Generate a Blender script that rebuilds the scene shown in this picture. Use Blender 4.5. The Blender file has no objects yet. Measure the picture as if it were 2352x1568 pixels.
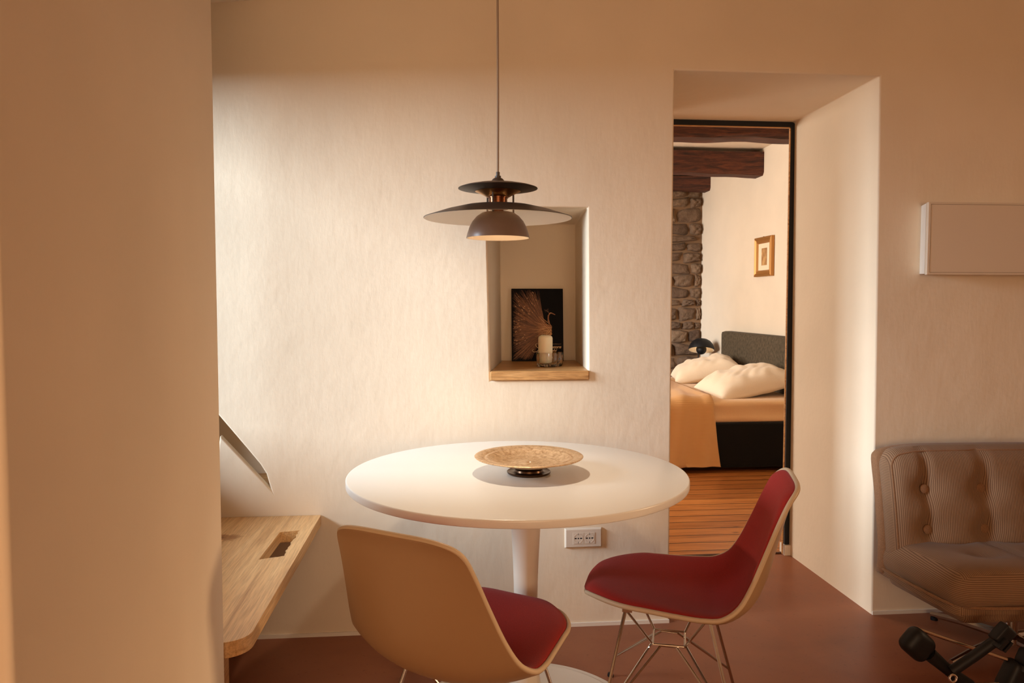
import bpy, bmesh, math, random
from mathutils import Vector, Matrix
random.seed(7)
SC = bpy.context.scene
COL = SC.collection
PI = math.pi

# ------------------------------------------------------------------ helpers
def lin(r, g, b):
    f = lambda c: c / 12.92 if c <= .04045 else ((c + .055) / 1.055) ** 2.4
    return (f(r / 255), f(g / 255), f(b / 255), 1)

class MB:
    """collects vertices and faces of ONE mesh"""
    def __init__(s): s.v = []; s.f = []
    def add(s, vs, fs):
        o = len(s.v); s.v += [tuple(p) for p in vs]; s.f += [tuple(i + o for i in f) for f in fs]; return s
    def box(s, x0, x1, y0, y1, z0, z1):
        return s.add([(x, y, z) for z in (z0, z1) for y in (y0, y1) for x in (x0, x1)],
                     [(0, 2, 3, 1), (4, 5, 7, 6), (0, 1, 5, 4), (2, 6, 7, 3), (0, 4, 6, 2), (1, 3, 7, 5)])
    def hexa(s, a, b):
        """two quads (lists of four points) joined into a closed solid"""
        return s.add(list(a) + list(b), [(3, 2, 1, 0), (4, 5, 6, 7), (0, 1, 5, 4), (1, 2, 6, 5), (2, 3, 7, 6), (3, 0, 4, 7)])
    def grid(s, rows, closed_u=False, flip=False):
        o = len(s.v); n = len(rows[0])
        for r in rows: s.v += [tuple(p) for p in r]
        for j in range(len(rows) - 1):
            for i in range(n if closed_u else n - 1):
                k = (i + 1) % n
                q = (o + j * n + i, o + j * n + k, o + (j + 1) * n + k, o + (j + 1) * n + i)
                s.f.append(q[::-1] if flip else q)
        return s
    def lathe(s, prof, n=64, c=(0, 0), wob=None):
        rows = []
        for r, z in prof:
            rows.append([(c[0] + r * (wob(a, r, z) if wob else 1) * math.cos(a), c[1] + r * (wob(a, r, z) if wob else 1) * math.sin(a), z)
                         for a in (2 * PI * i / n for i in range(n))])
        return s.grid(rows, closed_u=True)
    def tube(s, pts, r, n=10, cap=True, closed=False):
        pts = [Vector(p) for p in pts]; rows = []
        m = len(pts); rad = r if isinstance(r, (list, tuple)) else [r] * m
        ref = None
        for i, p in enumerate(pts):
            a = pts[(i - 1) % m] if closed else pts[max(i - 1, 0)]
            b = pts[(i + 1) % m] if closed else pts[min(i + 1, m - 1)]
            t = (b - a)
            if t.length < 1e-9: t = Vector((0, 0, 1))
            t.normalize()
            if ref is None:
                ref = Vector((0, 0, 1)) if abs(t.z) < .9 else Vector((1, 0, 0))
            u = ref - t * ref.dot(t)
            if u.length < 1e-6: u = t.orthogonal()
            u.normalize(); w = t.cross(u); ref = u
            rows.append([p + u * (rad[i] * math.cos(2 * PI * k / n)) + w * (rad[i] * math.sin(2 * PI * k / n)) for k in range(n)])
        if closed: rows.append(rows[0])
        o = len(s.v); s.grid(rows, closed_u=True)
        if cap and not closed:
            s.f.append(tuple(o + k for k in range(n))[::-1]); e = o + (m - 1) * n
            s.f.append(tuple(e + k for k in range(n)))
        return s
    def prism(s, poly, a, b, axis='y'):
        """poly of 2D points extruded from a to b along the axis"""
        P = {'y': lambda p, t: (p[0], t, p[1]), 'z': lambda p, t: (p[0], p[1], t), 'x': lambda p, t: (t, p[0], p[1])}[axis]
        n = len(poly)
        return s.add([P(p, a) for p in poly] + [P(p, b) for p in poly],
                     [tuple(range(n))[::-1], tuple(range(n, 2 * n))] + [(i, (i + 1) % n, n + (i + 1) % n, n + i) for i in range(n)])

def fix(me, weld=1e-5):
    bm = bmesh.new(); bm.from_mesh(me)
    bmesh.ops.remove_doubles(bm, verts=bm.verts, dist=weld)
    bmesh.ops.dissolve_degenerate(bm, edges=bm.edges, dist=1e-6)
    bmesh.ops.recalc_face_normals(bm, faces=bm.faces)
    bm.to_mesh(me); bm.free()

def obj(name, mb, mat, parent=None, smooth=False, bevel=0, seg=3, sub=0, angle=35, solid=0, weld=True):
    me = bpy.data.meshes.new(name); me.from_pydata(mb.v, [], mb.f); me.update()
    if weld: fix(me)
    o = bpy.data.objects.new(name, me); COL.objects.link(o)
    me.materials.append(mat)
    if parent: o.parent = parent
    if smooth:
        me.polygons.foreach_set('use_smooth', [True] * len(me.polygons))
        try: me.set_sharp_from_angle(angle=math.radians(angle))
        except Exception: pass
    if solid:
        m = o.modifiers.new('solid', 'SOLIDIFY'); m.thickness = solid; m.offset = 0
    if bevel:
        m = o.modifiers.new('bevel', 'BEVEL'); m.width = bevel; m.segments = seg; m.limit_method = 'ANGLE'; m.angle_limit = math.radians(40)
        me.polygons.foreach_set('use_smooth', [True] * len(me.polygons))
        try: me.set_sharp_from_angle(angle=math.radians(60))
        except Exception: pass
        m.harden_normals = True
    if sub:
        m = o.modifiers.new('sub', 'SUBSURF'); m.levels = sub; m.render_levels = sub
    return o

def cut(o, *mbs):
    """subtract solids from an object and bake the result"""
    for mb in mbs:
        me = bpy.data.meshes.new('cutter'); me.from_pydata(mb.v, [], mb.f); fix(me)
        c = bpy.data.objects.new('cutter', me); COL.objects.link(c)
        m = o.modifiers.new('cut', 'BOOLEAN'); m.operation = 'DIFFERENCE'; m.object = c; m.solver = 'EXACT'
        bpy.context.view_layer.update()
        dg = bpy.context.evaluated_depsgraph_get()
        nm = bpy.data.meshes.new_from_object(o.evaluated_get(dg), depsgraph=dg)
        o.modifiers.remove(m); old = o.data; o.data = nm; nm.name = o.name
        bpy.data.objects.remove(c); bpy.data.meshes.remove(old)

def add_bevel(o, w, seg=3, ang=40):
    m = o.modifiers.new('bevel', 'BEVEL'); m.width = w; m.segments = seg; m.limit_method = 'ANGLE'; m.angle_limit = math.radians(ang)
    o.data.polygons.foreach_set('use_smooth', [True] * len(o.data.polygons))
    m.harden_normals = True

def thing(name, label, cat, loc=(0, 0, 0), rz=0, group=None):
    o = bpy.data.objects.new(name, None); COL.objects.link(o)
    o.empty_display_size = .05
    o.location = loc; o.rotation_euler = (0, 0, rz)
    o['label'] = label; o['category'] = cat
    if group: o['group'] = group
    return o
def tag(o, label, cat, group=None):
    o['label'] = label; o['category'] = cat
    if group: o['group'] = group
    return o
def struct(o, label=None):
    o['kind'] = 'structure'
    if label: o['label'] = label
    return o

def catmull(pts, n):
    out = []; P = [pts[0]] + list(pts) + [pts[-1]]
    for i in range(1, len(P) - 2):
        for k in range(n):
            t = k / n; a, b, c, d = P[i - 1], P[i], P[i + 1], P[i + 2]
            out.append(tuple(.5 * (2 * b[j] + (c[j] - a[j]) * t + (2 * a[j] - 5 * b[j] + 4 * c[j] - d[j]) * t * t + (3 * b[j] - a[j] - 3 * c[j] + d[j]) * t ** 3) for j in range(len(a))))
    out.append(tuple(pts[-1])); return out

def rbox(sx, sy, sz, r, n=20, fn=None):
    """rounded box about the origin, half sizes sx, sy, sz; fn bends each point (p, face normal) -> p"""
    mb = MB()
    for ax in range(3):
        for sg in (-1, 1):
            rows = []
            for j in range(n + 1):
                row = []
                for i in range(n + 1):
                    # denser towards the edges
                    a = math.sin((i / n - .5) * PI) * .5 + (i / n - .5); b = math.sin((j / n - .5) * PI) * .5 + (j / n - .5)
                    q = [0, 0, 0]; q[ax] = sg; q[(ax + 1) % 3] = a; q[(ax + 2) % 3] = b
                    p = Vector((q[0] * sx, q[1] * sy, q[2] * sz))
                    c = Vector((max(-sx + r, min(sx - r, p.x)), max(-sy + r, min(sy - r, p.y)), max(-sz + r, min(sz - r, p.z))))
                    d = p - c
                    if d.length > 1e-9:
                        d.normalize(); p = c + d * r
                    else: d = Vector((0, 0, 0)); d[ax] = sg
                    row.append(tuple(fn(p, d)) if fn else tuple(p))
                rows.append(row)
            mb.grid(rows, flip=(sg < 0))
    return mb

# ------------------------------------------------------------------ materials
def mat(name, base, rough=.6, metal=0, **kw):
    m = bpy.data.materials.new(name); m.use_nodes = True
    b = m.node_tree.nodes['Principled BSDF']
    b.inputs['Base Color'].default_value = base
    b.inputs['Roughness'].default_value = rough; b.inputs['Metallic'].default_value = metal
    for k, v in kw.items(): b.inputs[k].default_value = v
    return m
def N(m, t, **kw):
    n = m.node_tree.nodes.new(t)
    for k, v in kw.items():
        if hasattr(n, k): setattr(n, k, v)
        else: n.inputs[k].default_value = v
    return n
def L(m, a, b): m.node_tree.links.new(a, b)
def bsdf(m): return m.node_tree.nodes['Principled BSDF']
def coords(m, scale=(1, 1, 1), rot=(0, 0, 0), kind='Object'):
    t = N(m, 'ShaderNodeTexCoord'); mp = N(m, 'ShaderNodeMapping')
    mp.inputs['Scale'].default_value = scale; mp.inputs['Rotation'].default_value = rot
    L(m, t.outputs[kind], mp.inputs['Vector']); return mp.outputs['Vector']
def noise(m, vec, scale, detail=4, rough=.55, dist=0):
    n = N(m, 'ShaderNodeTexNoise'); n.inputs['Scale'].default_value = scale; n.inputs['Detail'].default_value = detail
    n.inputs['Roughness'].default_value = rough; n.inputs['Distortion'].default_value = dist
    if vec is not None: L(m, vec, n.inputs['Vector'])
    return n.outputs['Fac']
def ramp(m, fac, stops):
    r = N(m, 'ShaderNodeValToRGB'); e = r.color_ramp.elements
    while len(e) < len(stops): e.new(.5)
    for k, (p, c) in enumerate(stops): e[k].position = p; e[k].color = c
    L(m, fac, r.inputs['Fac']); return r.outputs['Color']
def bump(m, h, strength=.2, dist=.01, prev=None):
    b = N(m, 'ShaderNodeBump'); b.inputs['Strength'].default_value = strength; b.inputs['Distance'].default_value = dist
    L(m, h, b.inputs['Height'])
    if prev is not None: L(m, prev, b.inputs['Normal'])
    L(m, b.outputs['Normal'], bsdf(m).inputs['Normal']); return b.outputs['Normal']
def math_(m, op, a, b=None):
    n = N(m, 'ShaderNodeMath', operation=op)
    for k, v in enumerate((a, b)):
        if v is None: continue
        if isinstance(v, (int, float)): n.inputs[k].default_value = v
        else: L(m, v, n.inputs[k])
    return n.outputs[0]
def mixc(m, fac, a, b, mode='MIX'):
    n = N(m, 'ShaderNodeMix', data_type='RGBA', blend_type=mode)
    if isinstance(fac, (int, float)): n.inputs[0].default_value = fac
    else: L(m, fac, n.inputs[0])
    for k, v in ((6, a), (7, b)):
        if isinstance(v, tuple): n.inputs[k].default_value = v
        else: L(m, v, n.inputs[k])
    return n.outputs[2]
def setc(m, c): L(m, c, bsdf(m).inputs['Base Color'])

def plaster(name, c, amt=.05):
    m = mat(name, c, .92, **{'Specular IOR Level': .15})
    v = coords(m)
    n1 = noise(m, v, 1.6, 3); d = tuple(x * (1 - amt) for x in c[:3]) + (1,); u = tuple(min(1, x * (1 + amt)) for x in c[:3]) + (1,)
    setc(m, ramp(m, n1, [(.3, d), (.7, u)]))
    v2 = coords(m, (60, 60, 16))
    b1 = bump(m, noise(m, v2, 1.0, 3), .12, .004)
    b2 = bump(m, noise(m, v, 4.0, 4), .25, .02, b1)
    bump(m, noise(m, v, 240, 2), .10, .001, b2)
    return m

WALL = (.80, .665, .505, 1)
M = {}
M['plaster'] = plaster('warm_white_plaster', WALL)
M['bed_plaster'] = plaster('bedroom_plaster', (.80, .68, .54, 1))
def wood(name, stops, scale=(1, 12, 12), rough=.45, ns=3.0, rot=(0, 0, 0), dist=1.2, bmp=.15, fine=True):
    m = mat(name, stops[0][1], rough)
    v = coords(m, scale, rot)
    n = noise(m, v, ns, 8, .6, dist)
    c = ramp(m, n, stops)
    if fine:
        n2 = noise(m, coords(m, tuple(s * 6 for s in scale), rot), ns, 3, .6)
        c = mixc(m, .35, c, ramp(m, n2, [(.35, tuple(x * .55 for x in stops[0][1][:3]) + (1,)), (.6, (1, 1, 1, 1))]), 'MULTIPLY')
    setc(m, c); bump(m, n, bmp, .003); return m
M['oak'] = wood('oak', [(.25, lin(150, 98, 50)), (.5, lin(205, 152, 92)), (.75, lin(222, 174, 116))], (1.2, 14, 14), .4)
M['oak_bench'] = wood('bench_oak', [(.2, lin(176, 126, 76)), (.45, lin(220, 176, 122)), (.75, lin(232, 194, 142))], (22, .9, 22), .3, 2.0, dist=.5, bmp=.05)
M['beam'] = wood('dark_beam', [(.3, lin(38, 18, 10)), (.5, lin(84, 42, 24)), (.75, lin(122, 64, 36))], (1.0, 9, 9), .7, 3.5, bmp=.6)

def knot():
    m = M['oak_bench']; t = N(m, 'ShaderNodeTexCoord'); mp = N(m, 'ShaderNodeMapping')
    mp.inputs['Location'].default_value = (.735, -2.50, -.456); L(m, t.outputs['Object'], mp.inputs['Vector'])
    m2 = N(m, 'ShaderNodeMapping'); m2.inputs['Scale'].default_value = (7, 11, 7); m2.inputs['Rotation'].default_value = (0, 0, .5); L(m, mp.outputs['Vector'], m2.inputs['Vector'])
    d = N(m, 'ShaderNodeVectorMath', operation='LENGTH'); L(m, m2.outputs['Vector'], d.inputs[0])
    n = noise(m, m2.outputs['Vector'], 3.5, 6, .6, 1.5)
    v = math_(m, 'ADD', d.outputs['Value'], math_(m, 'MULTIPLY', n, .9))
    rings = math_(m, 'ADD', math_(m, 'MULTIPLY', math_(m, 'SINE', math_(m, 'MULTIPLY', v, 16)), .10), v)
    old = bsdf(m).inputs['Base Color'].links[0].from_socket
    setc(m, mixc(m, 1, old, ramp(m, rings, [(.42, lin(120, 84, 56)), (.62, lin(205, 180, 150)), (1.0, (1, 1, 1, 1))]), 'MULTIPLY'))
knot()
def concrete():
    m = mat('terracotta_screed', lin(140, 82, 54), .38, **{'Specular IOR Level': .35})
    v = coords(m)
    n = noise(m, v, 2.2, 8, .62, .4)
    c = ramp(m, n, [(.25, lin(122, 68, 44)), (.5, lin(146, 88, 60)), (.8, lin(160, 102, 70))])
    s = noise(m, v, 46, 3, .6)
    c = mixc(m, .5, c, ramp(m, s, [(.30, (.62, .55, .5, 1)), (.38, (1, 1, 1, 1))]), 'MULTIPLY')
    setc(m, c)
    L(m, ramp(m, n, [(.2, (.3, .3, .3, 1)), (.8, (.5, .5, .5, 1))]), bsdf(m).inputs['Roughness'])
    bump(m, noise(m, v, 8, 5), .08, .004); return m
M['screed'] = concrete()

def planks():
    m = mat('pine_planks', lin(176, 108, 52), .35)
    t = N(m, 'ShaderNodeTexCoord'); sp = N(m, 'ShaderNodeSeparateXYZ'); L(m, t.outputs['Object'], sp.inputs[0])
    row = math_(m, 'DIVIDE', sp.outputs['Y'], .118)
    fl = math_(m, 'FLOOR', row); fr = math_(m, 'FRACT', row)
    wn = N(m, 'ShaderNodeTexWhiteNoise', noise_dimensions='1D'); L(m, fl, wn.inputs['W'])
    cb = N(m, 'ShaderNodeCombineXYZ')
    L(m, math_(m, 'ADD', math_(m, 'MULTIPLY', sp.outputs['X'], .9), math_(m, 'MULTIPLY', wn.outputs['Value'], 37)), cb.inputs[0])
    L(m, math_(m, 'MULTIPLY', sp.outputs['Y'], 14), cb.inputs[1])
    n = noise(m, cb.outputs[0], 3.0, 8, .62, 1.0)
    c = ramp(m, n, [(.25, lin(140, 78, 34)), (.5, lin(196, 124, 62)), (.75, lin(216, 148, 84))])
    tint = ramp(m, wn.outputs['Value'], [(0, (.62, .55, .5, 1)), (1, (1.0, .98, .95, 1))])
    c = mixc(m, 1, c, tint, 'MULTIPLY')
    kn = N(m, 'ShaderNodeTexVoronoi'); kn.inputs['Scale'].default_value = 3.2; L(m, coords(m, (1, 2.2, 1)), kn.inputs['Vector'])
    c = mixc(m, 1, c, ramp(m, kn.outputs['Distance'], [(.03, (.35, .25, .18, 1)), (.09, (1, 1, 1, 1))]), 'MULTIPLY')
    gap = math_(m, 'GREATER_THAN', math_(m, 'ABSOLUTE', math_(m, 'SUBTRACT', fr, .5)), .465)
    c = mixc(m, gap, c, lin(46, 22, 10))
    setc(m, c)
    bump(m, math_(m, 'SUBTRACT', math_(m, 'MULTIPLY', n, .2), gap), .4, .004); return m
M['planks'] = planks()

def stone():
    m = mat('rubble_stone', lin(120, 100, 82), .95)
    v = coords(m); g = N(m, 'ShaderNodeNewGeometry')
    c = ramp(m, g.outputs['Random Per Island'], [(0, lin(98, 74, 56)), (.5, lin(124, 98, 76)), (1, lin(140, 112, 86))])
    n = noise(m, v, 14, 8, .65)
    c = mixc(m, .8, c, ramp(m, n, [(.3, (.45, .40, .36, 1)), (.62, (1, 1, 1, 1))]), 'MULTIPLY')
    setc(m, c); bump(m, n, .9, .03); return m
M['stone'] = stone()
M['mortar'] = plaster('lime_mortar', lin(128, 98, 72), .15)
M['white'] = mat('white_lacquer', (.80, .77, .72, 1), .28)
M['white_matt'] = mat('white_enamel', (.80, .72, .62, 1), .4)
M['trim_white'] = mat('white_skirting', (.80, .72, .62, 1), .6)
def fabric(name, c, scale=700, rough=.95, amt=.35, sheen=.3):
    m = mat(name, c, rough, **{'Sheen Weight': sheen, 'Specular IOR Level': .1})
    n = noise(m, coords(m), scale, 2)
    setc(m, ramp(m, n, [(.3, tuple(x * (1 - amt) for x in c[:3]) + (1,)), (.7, tuple(min(1, x * (1 + amt)) for x in c[:3]) + (1,))]))
    bump(m, n, .25, .002); return m
M['red'] = fabric('red_wool', (.31, .022, .017, 1), 500, .95, .18, .08)
M['shell'] = mat('cream_shell', lin(166, 130, 94), .42)
M['piping'] = mat('cream_rim', lin(196, 170, 138), .5)
M['chrome'] = mat('chrome_wire', (.55, .5, .45, 1), .18, 1)
M['black'] = mat('black_metal', (.010, .010, .011, 1), .5, .0, **{'Specular IOR Level': .3})
M['black_plastic'] = mat('black_plastic', (.008, .008, .009, 1), .5, **{'Specular IOR Level': .3})
M['steel'] = mat('bright_steel', (.75, .70, .64, 1), .2, 1)
M['shade_dark'] = mat('dark_grey_lacquer', lin(74, 62, 55), .42)
M['shade_brown'] = mat('warm_grey_lacquer', lin(112, 88, 74), .38)
M['shade_white'] = mat('white_inside', (.85, .78, .68, 1), .5)
M['gilt'] = mat('gilt_reflector', lin(214, 160, 96), .3, 1)
M['copper'] = mat('copper_socket', lin(112, 70, 48), .25, 1)
M['cord'] = mat('grey_cord', lin(160, 140, 122), .7)
M['dark'] = mat('socket_hole', (.008, .006, .005, 1), .8)
M['plate'] = mat('socket_plate', (.68, .57, .46, 1), .3)
M['wax'] = mat('ivory_wax', lin(238, 220, 186), .5, **{'Subsurface Weight': .25, 'Subsurface Scale': .02})
M['wick'] = mat('wick', (.03, .025, .02, 1), .9)
M['glass'] = mat('clear_glass', (1, 1, 1, 1), .02, **{'Transmission Weight': 1.0, 'IOR': 1.48})
M['gold'] = mat('gilt_wood', lin(186, 132, 72), .45, .55)
M['mount'] = mat('picture_mount', lin(236, 220, 190), .8)
M['bulb'] = mat('bulb', (1, .8, .5, 1), .4)
bsdf(M['bulb']).inputs['Emission Color'].default_value = (1, .62, .28, 1); bsdf(M['bulb']).inputs['Emission Strength'].default_value = .5

def brass():
    m = mat('old_brass', lin(190, 150, 104), .42, .45)
    v = coords(m); n = noise(m, v, 85, 5, .6, .8)
    setc(m, ramp(m, n, [(.3, lin(164, 124, 86)), (.5, lin(206, 172, 132)), (.7, lin(222, 192, 156))]))
    w = N(m, 'ShaderNodeTexVoronoi'); w.inputs['Scale'].default_value = 90; L(m, v, w.inputs['Vector'])
    bump(m, w.outputs['Distance'], .35, .002, None); return m
M['brass'] = brass()
M['brass_dark'] = mat('dark_brass', lin(84, 62, 46), .3, .9)

def corduroy(name, axis, front, lim=.55):
    m = mat(name, lin(150, 112, 80), .95, **{'Sheen Weight': .08, 'Specular IOR Level': .1})
    t = N(m, 'ShaderNodeTexCoord'); sp = N(m, 'ShaderNodeSeparateXYZ'); L(m, t.outputs['Object'], sp.inputs[0])
    nn = N(m, 'ShaderNodeSeparateXYZ'); L(m, t.outputs['Normal'], nn.inputs[0])
    sel = math_(m, 'GREATER_THAN', math_(m, 'ABSOLUTE', nn.outputs['X']), lim)
    if front: sel = math_(m, 'MAXIMUM', sel, math_(m, 'GREATER_THAN', math_(m, 'MULTIPLY', nn.outputs['Y'], -1), .62))
    mx = N(m, 'ShaderNodeMix', data_type='FLOAT'); L(m, sel, mx.inputs[0]); L(m, sp.outputs[axis], mx.inputs[2]); L(m, sp.outputs['Z' if axis == 'X' else 'X'], mx.inputs[3])
    s = math_(m, 'MULTIPLY', mx.outputs[0], 2 * PI / .0058)
    r = math_(m, 'MULTIPLY', math_(m, 'ADD', math_(m, 'SINE', s), 1), .5)
    n = noise(m, t.outputs['Object'], 7, 4)
    c = ramp(m, r, [(0, lin(112, 84, 64)), (.6, lin(148, 116, 90)), (1, lin(158, 126, 98))])
    c = mixc(m, .5, c, ramp(m, n, [(.3, (.8, .78, .76, 1)), (.7, (1, 1, 1, 1))]), 'MULTIPLY')
    setc(m, c); bump(m, r, .35, .002); return m
M['cord_back'] = corduroy('corduroy_back', 'X', False, .86); M['cord_seat'] = corduroy('corduroy_seat', 'X', True); M['cord_base'] = corduroy('corduroy_base', 'X', False)
M['corduroy_plain'] = fabric('corduroy_edge', lin(140, 104, 76), 300, .95, .15, .08)
M['sheet'] = fabric('fitted_sheet', lin(232, 190, 142), 400, .9, .06)
M['pillow'] = fabric('pillow_linen', lin(238, 220, 196), 400, .9, .06)
M['headboard'] = fabric('charcoal_velvet', lin(84, 74, 60), 38, .95, .30, .05)
M['bed_black'] = fabric('black_upholstery', lin(26, 23, 21), 300, .95, .3, .1)
def blanket():
    m = mat('ochre_blanket', lin(206, 150, 92), .95, **{'Sheen Weight': .2, 'Specular IOR Level': .1})
    t = N(m, 'ShaderNodeTexCoord'); sp = N(m, 'ShaderNodeSeparateXYZ'); L(m, t.outputs['UV'], sp.inputs[0])
    r = math_(m, 'MULTIPLY', math_(m, 'ADD', math_(m, 'SINE', math_(m, 'MULTIPLY', sp.outputs['Y'], 2 * PI / .010)), 1), .5)
    c = ramp(m, r, [(0, lin(206, 154, 98)), (1, lin(222, 174, 118))]); setc(m, c); bump(m, r, .16, .002); return m

# ------------------------------------------------------------------ the setting
W = 2.745          # front face of the back wall
D2 = 3.50          # its bedroom side
# floor: terracotta screed runs into the doorway up to the threshold
o = obj('floor', MB().box(-1.5, 4.2, -2.8, W, -.08, 0).box(.6, 1.95, W, D2 - .02, -.08, 0), M['screed']); struct(o, 'smooth terracotta coloured screed floor of the dining room')
o = obj('floor_bedroom', MB().box(-1.1, 2.95, D2 - .02, 8.1, -.08, .004), M['planks']); struct(o, 'orange pine plank floor of the bedroom')

wb = obj('wall_back', MB().box(-1.5, 4.2, W, D2, -.06, 2.75), M['plaster'])
def q(y, x0a, x1a, z0, x0b, x1b, z1): return [(x0a, y, z0), (x1a, y, z0), (x1b, y, z1), (x0b, y, z1)]
niche = MB().hexa(q(W - .05, .160, .532, .945, .146, .526, 1.589), q(3.262, .247, .580, .945, .240, .576, 1.582))
door = MB().hexa(q(W - .05, .857, 1.682, -.2, .857, 1.661, 2.101), q(D2 + .05, .857, 1.682, -.2, .857, 1.668, 2.097))
slot = MB().prism([(-1.19, 1.72), (-.90, .935), (-.814, .826), (-.72, .708), (-.672, .646), (-.652, .612), (-.645, .585), (-.636, .553), (-.813, .755), (-.84, .57), (-1.19, .57)], W - .05, W + .08)  # unseen left end widened to let window light into the pocket
pocket = MB().box(-1.19, -.56, W + .028, 2.99, .535, 1.78)
cut(wb, niche, door, slot, pocket)
add_bevel(wb, .007, 3, 30)
struct(wb, 'thick plastered wall with niche and doorway')

wl = obj('wall_left', MB().box(-1.5, -1.2, -2.8, W, -.06, 2.75), M['plaster'])
cut(wl, MB().hexa([(-1.15, 1.76, .80), (-1.15, 2.69, .80), (-1.15, 2.69, 2.06), (-1.15, 1.76, 2.06)], [(-1.55, 1.80, .84), (-1.55, 2.62, .84), (-1.55, 2.62, 2.06), (-1.55, 1.80, 2.06)]))
struct(wl, 'outer wall with the deep window beside the table')
wp = obj('wall_pier', MB().hexa([(-1.2, .708, -.06), (-.40, .708, -.06), (-.5, 1.69, -.06), (-1.2, 1.69, -.06)], [(-1.2, .708, 2.75), (-.40, .708, 2.75), (-.5, 1.69, 2.75), (-1.2, 1.69, 2.75)]), M['plaster'])
add_bevel(wp, .008, 3, 30); struct(wp, 'plastered wall pier on the left in the foreground')
o = obj('wall_right', MB().box(4.2, 4.35, -2.8, D2, -.06, 2.75), M['plaster'])
cut(o, MB().box(4.1, 4.5, .85, 1.45, .65, 2.05)); struct(o)  # unseen opening, added to shape the right fill falling on the pier
o = obj('wall_rear', MB().box(-1.5, 4.35, -2.95, -2.8, -.06, 2.75), M['plaster'])
cut(o, MB().box(-.9, 1.1, -3.1, -2.6, .6, 2.1)); struct(o)  # unseen opening, added for the rear fill
prof = [(-1.5, 2.22), (-.95, 2.272), (-.60, 2.307), (-.2, 2.36), (.3, 2.44), (1.0, 2.52), (4.3, 2.56)]
o = obj('ceiling', MB().prism(prof + [(4.3, 2.9), (-1.5, 2.9)], -2.9, W + .01), M['plaster']); struct(o, 'gently sloping plastered ceiling')
# little painted line where the wall meets the floor
o = obj('baseboard_back', MB().box(-1.2, .857, W - .006, W, 0, .014), M['trim_white']); struct(o)
o = obj('baseboard_right', MB().box(1.682, 4.2, W - .006, W, 0, .014), M['trim_white']); struct(o)
# window of the recess
fr = MB()
for a in ((1.80, 1.85), (2.57, 2.62), (2.19, 2.23)): fr.box(-1.42, -1.37, a[0], a[1], .84, 2.06)
for a in ((.84, .89), (2.01, 2.06)): fr.box(-1.42, -1.37, 1.80, 2.62, a[0], a[1])
o = obj('window_1', fr, M['oak']); struct(o, 'wooden window frame in the recess')
# dark steel frame in the doorway
mb = MB().box(.857, 1.648, D2 - .05, D2 - .030, 2.072, 2.097).box(.857, .880, D2 - .05, D2 - .030, .004, 2.072)
pts = []
R = .022
x1 = 1.672; z1 = 2.097
for k in range(7):
    a = PI / 2 * k / 6; pts.append((x1 - R + R * math.sin(a), z1 - R + R * math.cos(a)))
mb.prism([(1.648, z1)] + pts + [(x1 + .006, .052), (1.656, .052)], D2 - .05, D2 - .030)
o = obj('door_1', mb, M['black']); struct(o, 'thin black steel door frame at the bedroom side of the doorway')
mb = MB().box(.880, 1.648, D2 - .050, D2 - .042, 2.067, 2.072).box(1.643, 1.648, D2 - .050, D2 - .042, .006, 2.072)
o = obj('trim_1', mb, M['oak']); struct(o, 'narrow oak strip inside the black door frame')
o = obj('trim_2', MB().box(.857, 1.678, D2 - .034, D2 - .02, -.002, .006), mat('threshold_seam', lin(70, 40, 26), .7)); struct(o, 'dark threshold seam between screed and planks')
o = obj('trim_3', MB().box(1.652, 1.682, D2 - .06, D2 - .004, 0, .050), M['trim_white']); struct(o, 'small white block at the foot of the door frame')

# bedroom shell
XB = 2.80
o = obj('wall_bedroom_right', MB().box(XB, XB + .15, D2, 8.1, -.06, 2.75), M['bed_plaster']); struct(o, 'white plastered bedroom wall behind the headboard')
o = obj('wall_bedroom_left', MB().box(-1.1, -.95, D2, 8.1, -.06, 2.75), M['bed_plaster'])
cut(o, MB().box(-1.3, -.8, 5.0, 6.9, .75, 2.2)); struct(o)
o = obj('ceiling_bedroom', MB().box(-1.1, 2.95, D2, 8.1, 2.60, 2.72), M['bed_plaster']); struct(o)
YS = 7.93
st = MB().box(-1.1, XB, YS, 8.1, -.06, 2.75)
ws = obj('wall_stone', st, M['mortar']); struct(ws, 'rubble stone wall at the far end of the bedroom')
rub = MB(); z = 0.02
rng = random.Random(3)
while z < 2.62:
    h = rng.uniform(.075, .17); x = .9 - rng.uniform(0, .2)
    while x < XB - .05:
        w = rng.uniform(.14, .38); x2 = min(x + w, XB - .006)
        if x2 - x > .05:
            n = 8; rows = []; cx = (x + x2) / 2; cz = z + h / 2; hx = (x2 - x) / 2 - .008; hz = h / 2 - .008
            ph = [rng.uniform(0, 6.28) for _ in range(4)]; dep = rng.uniform(.03, .07); tilt = rng.uniform(-.09, .09)
            for j in range(n + 1):
                row = []
                for i in range(n + 1):
                    u = -1 + 2 * i / n; v = -1 + 2 * j / n
                    e = max(0, (1 - abs(u) ** 5)) ** .5 * max(0, (1 - abs(v) ** 5)) ** .5
                    k = 1 + .10 * math.sin(3 * u + ph[0]) * math.cos(2 * v + ph[1])
                    xx = u * hx * (1 + .10 * math.sin(2.3 * v + ph[2])); zz = v * hz * (1 + .14 * math.sin(2.1 * u + ph[3]))
                    row.append((min(cx + xx, XB - .004), YS + .004 - dep * e * k * (1 + .25 * math.sin(7 * u + ph[1]) * math.sin(6 * v + ph[0])), cz + zz + tilt * xx))
                rows.append(row)
            rub.grid(rows)
        x = x2
    z += h
o = obj('stones', rub, M['stone'], ws, smooth=True, angle=60, weld=False)
o['kind'] = 'structure'

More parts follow.
